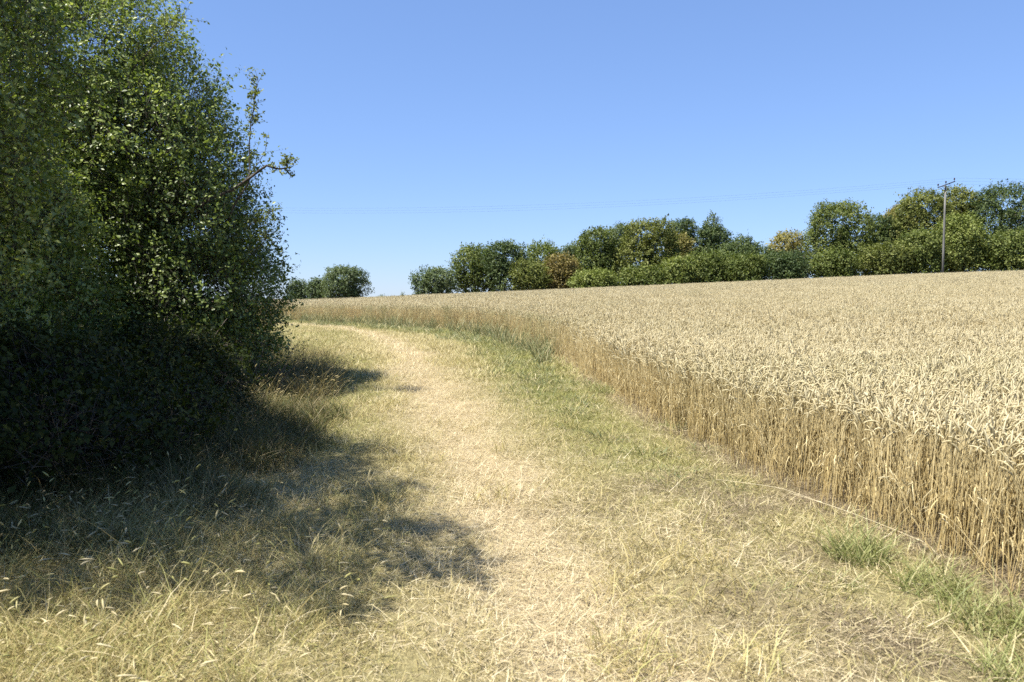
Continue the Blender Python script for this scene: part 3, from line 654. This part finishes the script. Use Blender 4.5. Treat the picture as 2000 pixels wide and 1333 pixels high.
# sprays that stick out of the end shrub: parts of it
def spray_part(parent, pts, r0, leaves, seed, leafy_from=.35, side=.25, leaf=.055, name='branch'):
    rg = np.random.default_rng(seed); mb = MB(); P = np.array(pts, float)
    n = 14; t = np.linspace(0, 1, len(P)); tt = np.linspace(0, 1, n); Q = np.stack([np.interp(tt, t, P[:, k]) for k in range(3)], 1)
    Q[1:-1] += rg.normal(0, .012, (n - 2, 3)); mb.tube(Q, np.linspace(r0, r0 * .2, n), 5, .5)
    S = []
    for k in range(int(leaves / 9)):
        f = leafy_from + (1 - leafy_from) * rg.random(); q = np.array([np.interp(f, tt, Q[:, j]) for j in range(3)])
        d = unit(rg.normal(size=3) + [0, 0, .3]); e = q + d * side * rg.uniform(.4, 1.1); mb.tube([q, (q + e) / 2 + rg.normal(0, .01, 3), e], [.004, .003, .0015], 3, .5, False); S.append((q, e))
    o = mb.build(name, BARK, parent)
    lobes = []; V = []; Ts = []; lv = MB()
    for q, e in S:
        for _ in range(9):
            b = q + (e - q) * rg.uniform(.2, 1.05) + rg.normal(0, .015, 3); L = unit(rg.normal(size=3) + (e - q) / np.linalg.norm(e - q) * .7); nn = unit(rg.normal(size=3) + [0, 0, .8]); w = unit(np.cross(nn, L)); nn = np.cross(L, w); l = leaf * rg.uniform(.6, 1.2)
            m = b + L * l * .45 + nn * l * .06
            lv.add([b, m + w * l * .31, b + L * l - nn * l * .1, m - w * l * .31], None, [[0, 1, 2], [0, 2, 3]], rg.uniform(.45, 1))
    lv.build('leaves', G_LIGHT, o)
    return o
# (coordinates relative to the end shrub's foot)
spray_part(hC, [(2.0, -1.1, 3.0), (2.36, -1.1, 3.7), (2.40, -1.1, 4.4), (2.52, -1.1, 5.2)], .02, 200, 61, .25, .12)
spray_part(hC, [(2.40, -1.1, 4.4), (2.45, -1.1, 4.8), (2.56, -1.15, 5.35)], .01, 330, 66, .25, .26, name='twig')
spray_part(hC, [(1.4, -1.1, 3.2), (2.15, -1.1, 3.55), (2.6, -1.1, 3.88), (2.98, -1.1, 3.86), (3.02, -1.1, 4.02)], .034, 260, 62, .58, .18)
spray_part(hC, [(-.9, -1.5, 6.2), (0, -1.5, 6.8), (.75, -1.5, 7.3)], .02, 420, 63, .2, .36)
spray_part(hC, [(1.4, -.8, 2.4), (2.2, -.9, 2.9), (2.7, -.9, 3.2)], .014, 200, 64, .3, .25)
spray_part(hC, [(.3, -1.3, 5.1), (.95, -1.4, 5.7), (1.5, -1.4, 6.2)], .016, 330, 65, .3, .34)
spray_part(hC, [(2.25, -1.1, 3.6), (2.62, -1.1, 4.1), (2.7, -1.1, 4.45)], .008, 40, 67, .5, .1, name='twig')
spray_part(hC, [(1.8, -1.0, 2.0), (2.5, -1.0, 2.6), (2.75, -1.0, 3.0)], .012, 180, 68, .3, .25)
spray_part(hC, [(-1.6, -1.6, 6.3), (-1.2, -1.6, 7.0), (-1.0, -1.6, 7.6)], .018, 300, 69, .3, .34)

# ------------------------------------------------------------------ utility pole and wires
POLE = plain_mat('weathered_pole', [(.3, (.13, .13, .12)), (.6, (.22, .215, .20)), (.8, (.30, .295, .275))], 5, .85, (1, 1, .12), .3, .01)
STEEL = plain_mat('dark_steel', [(.3, (.035, .035, .038)), (.7, (.075, .075, .08))], 12, .55, (1, 1, 1), .1, .002)
PORC = plain_mat('brown_porcelain', [(.3, (.03, .018, .014)), (.7, (.06, .035, .028))], 9, .25, (1, 1, 1), 0, .001, .5)
px, py = 44.2, 82.0; pz = float(zt(px, py))
pole = bpy.data.objects.new('utility_pole', None); COL.objects.link(pole); pole.location = (px, py, pz)
tag(pole, 'grey weathered utility pole with a tilted crossarm above the wheat', 'utility pole')
mb = MB(); mb.tube([(0, 0, -.5), (0, 0, 3), (0, 0, 6.5), (0, 0, 9.75)], [.115, .108, .098, .085], 12); mb.build('pole', POLE, pole, True)
ARM = 1.85; tl = R(20); ax = np.array([math.cos(tl), 0, math.sin(tl)]); ac = np.array([0, -.16, 9.85])
mb = MB(); h = .05
c8 = [ac + ax * sx * ARM / 2 + np.array([-math.sin(tl), 0, math.cos(tl)]) * sz * h + np.array([0, sy * .05, 0]) for sx in (-1, 1) for sy in (-1, 1) for sz in (-1, 1)]
mb.add(c8, [[0, 1, 3, 2], [4, 6, 7, 5], [0, 4, 5, 1], [2, 3, 7, 6], [0, 2, 6, 4], [1, 5, 7, 3]]); arm = mb.build('crossarm', STEEL, pole)
for s in (-.28, .28):
    mb = MB(); mb.tube([ac + ax * s * 1.6 + [0, .06, 0], np.array([0, -.12, 9.2])], .018, 5); mb.build('brace', STEEL, pole)
tips = []
for s in (-.47, -.02, .47):
    b = ac + ax * s * ARM + np.array([-math.sin(tl), 0, math.cos(tl)]) * h
    mb = MB(); mb.tube([b, b + [0, 0, .14]], .018, 6); pin = mb.build('insulator_pin', STEEL, pole)
    mb = MB(); mb.tube([b + [0, 0, .12], b + [0, 0, .16], b + [0, 0, .2], b + [0, 0, .24], b + [0, 0, .29], b + [0, 0, .33]], [.04, .085, .06, .085, .06, .035], 10); mb.build('insulator', PORC, pole, True)
    tips.append(np.array([px, py, pz]) + b + [0, 0, .31])
names = ['lowest', 'middle', 'topmost']
for k, tp in enumerate(tips):
    for d, end in ((0, np.array([-46., 99, 12.4])), (1, np.array([118., 88, 16.2]))):
        e = end + np.array([0, (k - 1) * .6, (k - 1) * .34]); t = np.linspace(0, 1, 48)[:, None]; L = np.linalg.norm(e - tp)
        P = tp + (e - tp) * t; P[:, 2] -= 4 * (1.5 if d == 0 else .9) * (t * (1 - t))[:, 0]
        mb = MB(); mb.tube(P, .0042, 4); o = mb.build('overhead_wire', STEEL)
        tag(o, f"{names[k]} of the thin overhead wires running {'left' if d == 0 else 'right'} from the pole", 'wire', 'overhead wires')

# ------------------------------------------------------------------ grass tussocks, fallen straw, dead twigs: things one can point at
def tussock(x, y, n, rad, l0, l1, w, lean, curl, mt, label, group, seed, heads=0., kind='grass_tussock', scale=1.):
    rg = np.random.default_rng(seed)
    o = tuft(kind, rg, n, rad, l0, l1, w, lean, curl, mt, heads=heads, segs=4); COL.objects.link(o)
    o.location = (x, y, float(zg(np.array(x), np.array(y))) - .012); o.scale = (scale,) * 3
    tag(o, label, 'grass tussock', group); return o
M_GT = leaf_mat('tussock_green', [(0, (.14, .165, .05)), (.5, (.26, .28, .095)), (.85, (.38, .38, .17)), (1, (.56, .48, .27))], .5, .3, .3, (1, 1.05, .8))
M_DT = leaf_mat('tussock_dry', [(0, (.17, .13, .045)), (.5, (.33, .27, .11)), (1, (.55, .47, .25))], .55, .3, .3, (1, 1, .8))
GG = 'green grass tussocks beside the wheat'; DG = 'dry grass tussocks along the hedge'
tussock(1.95, 4.42, 420, .16, .14, .38, .006, .45, 1.1, M_GT, 'bushy green grass tussock just below a fallen straw stalk', GG, 71)
tussock(2.14, 3.98, 330, .18, .10, .30, .006, .5, 1.2, M_GT, 'green grass tussock at the wheat edge, right of the bushiest one', GG, 72)
tussock(2.2, 3.62, 380, .2, .10, .32, .006, .5, 1.2, M_GT, 'broad green grass tussock in the lower right by the wheat stems', GG, 73)
tussock(2.06, 3.12, 280, .17, .10, .3, .006, .5, 1.2, M_GT, 'green grass tussock at the bottom right corner', GG, 74)
tussock(1.32, 3.98, 70, .09, .04, .13, .006, .8, 1.2, M_GT, 'small flat green tuft out on the bare worn ground', GG, 75)
tussock(1.66, 4.04, 110, .12, .05, .16, .006, .75, 1.2, M_GT, 'small green tuft just left of the bushiest tussock', GG, 76)
tussock(1.28, 10.9, 260, .22, .10, .28, .008, .6, 1.2, M_GT, 'dark green tussock against the foot of the wheat further along', GG, 77)
tussock(1.72, 8.3, 160, .16, .07, .2, .007, .6, 1.2, M_GT, 'green tussock at the wheat foot halfway along the straight edge', GG, 78)
tussock(-3.05, 9.4, 420, .3, .25, .62, .006, .42, 1.0, M_DT, 'tall sunlit straw coloured tussock at the dark hedge foot', DG, 81, .2)
tussock(-2.75, 10.6, 460, .32, .25, .66, .0065, .42, 1.0, M_DT, 'largest sunlit yellow tussock jutting from the hedge toward the track', DG, 82, .2)
tussock(-3.1, 13.0, 420, .36, .25, .66, .007, .45, 1.0, M_DT, 'grey green tussock further along in the hedge shade', DG, 83, .2)
tussock(-4.0, 16.2, 360, .4, .22, .6, .008, .45, 1.0, M_DT, 'farthest tussock at the end of the hedge', DG, 84, .1)
tussock(-3.1, 8.2, 260, .28, .2, .5, .006, .5, 1.1, M_DT, 'low half shaded tussock nearest along the hedge foot', DG, 85, .2)

def stalk(P, r, label, seed):
    mb = MB(); P = np.array(P, float); t = np.linspace(0, 1, len(P)); tt = np.linspace(0, 1, 16); Q = np.stack([np.interp(tt, t, P[:, k]) for k in range(2)], 1)
    z = zt(Q[:, 0], Q[:, 1]) + .05 + .02 * np.sin(tt * 3); Q = np.column_stack([Q, z]); mb.tube(Q, r, 5, .9)
    mb.tube([Q[-1], Q[-1] + (Q[-1] - Q[-2]) * .3, Q[-1] + (Q[-1] - Q[-2]) * .8], [.002, .006, .001], 5, .8)
    o = mb.build('fallen_stalk', M_STRAW); tag(o, label, 'straw stalk', 'fallen straw stalks'); return o
stalk([(1.98, 5.62), (2.1, 5.3), (2.24, 4.95), (2.38, 4.62)], .0019, 'pale straw stalk fallen beside the bushiest green tussock', 1)
stalk([(1.55, 6.0), (1.74, 5.82), (1.95, 5.66), (2.1, 5.4)], .0016, 'straw stalk lying further up, away from the tussocks', 2)

def dead_twigs(x, y, h, n, label, seed):
    rg = np.random.default_rng(seed); mb = MB()
    for _ in range(n):
        a = np.array([rg.normal(0, .18), rg.normal(0, .18), -.03]); e = a + np.array([rg.normal(.1, .28), rg.normal(0, .28), h * rg.uniform(.5, 1.1)]); P = limb(mb, rg, a, e, .006, .0018, 7, .22, 4)
        for _k in range(3):
            q = P[rg.integers(2, 6)]; limb(mb, rg, q, q + rg.normal(0, .17, 3) + [0, 0, .08], .003, .001, 4, .3, 3)
    o = mb.build('dead_twigs', DEADWOOD, loc=(x, y, float(zt(x, y)))); tag(o, label, 'twigs', 'dead twigs under the hedge'); return o
dead_twigs(-3.95, 9.3, 1.1, 16, 'pale bare twigs standing in the dark gap of the hedge', 91)
dead_twigs(-3.85, 7.4, .9, 12, 'bare brown twigs tangled low in the near hedge shade', 92)
dead_twigs(-3.35, 10.6, .8, 10, 'bare twigs poking out below the tall end shrub', 93)

# stray leaning and broken stalks along the ragged edge of the crop
x, y = pick_pts(rng, 9000, .8, 3.2, 2.4, 18); w = wheat_d(x, y); k = (w < .16) & (w > -.2) & (rng.random(len(x)) < np.where(w > .03, .10, .22)); x, y = x[k], y[k]; m = len(x)
stray = [wheat_clump('stray_stalks', rng, 3, .05, 0) for _ in range(6)]
tl_ = np.stack([rng.normal(0, .25, m), -np.abs(rng.normal(.12, .32, m))], -1)
scatter('stray_wheat_stalks', stray, np.stack([x, y, zg(x, y) - .01], -1), rng.random(m) * 6.283, rng.uniform(.45, .95, m), rng.integers(0, 6, m), np.zeros(m), 'leaning and broken stalks straggling along the edge of the wheat', 'wheat', tl_)
# long arching grass in the left foreground
arch = [tuft('long_grass_tuft', rng, 34, .12, .16, .46, .0034, .5, 1.5, M_TALL, heads=.12, segs=4) for _ in range(6)]
x, y = pick_pts(rng, 1500, -4.2, -.2, 2.0, 6.0); x, y = thin_by(x, y, np.clip(sstep(-.3, -2.2, x) * sstep(6, 4.5, y) * 1.3 * fbm(x, y, .6, 55), 0, 1))
lay('long_foreground_grass', arch, x, y, .6 + .6 * rng.random(len(x)), .15 + .45 * rng.random(len(x)), 'long arching yellow grass in the left foreground', 'grass')
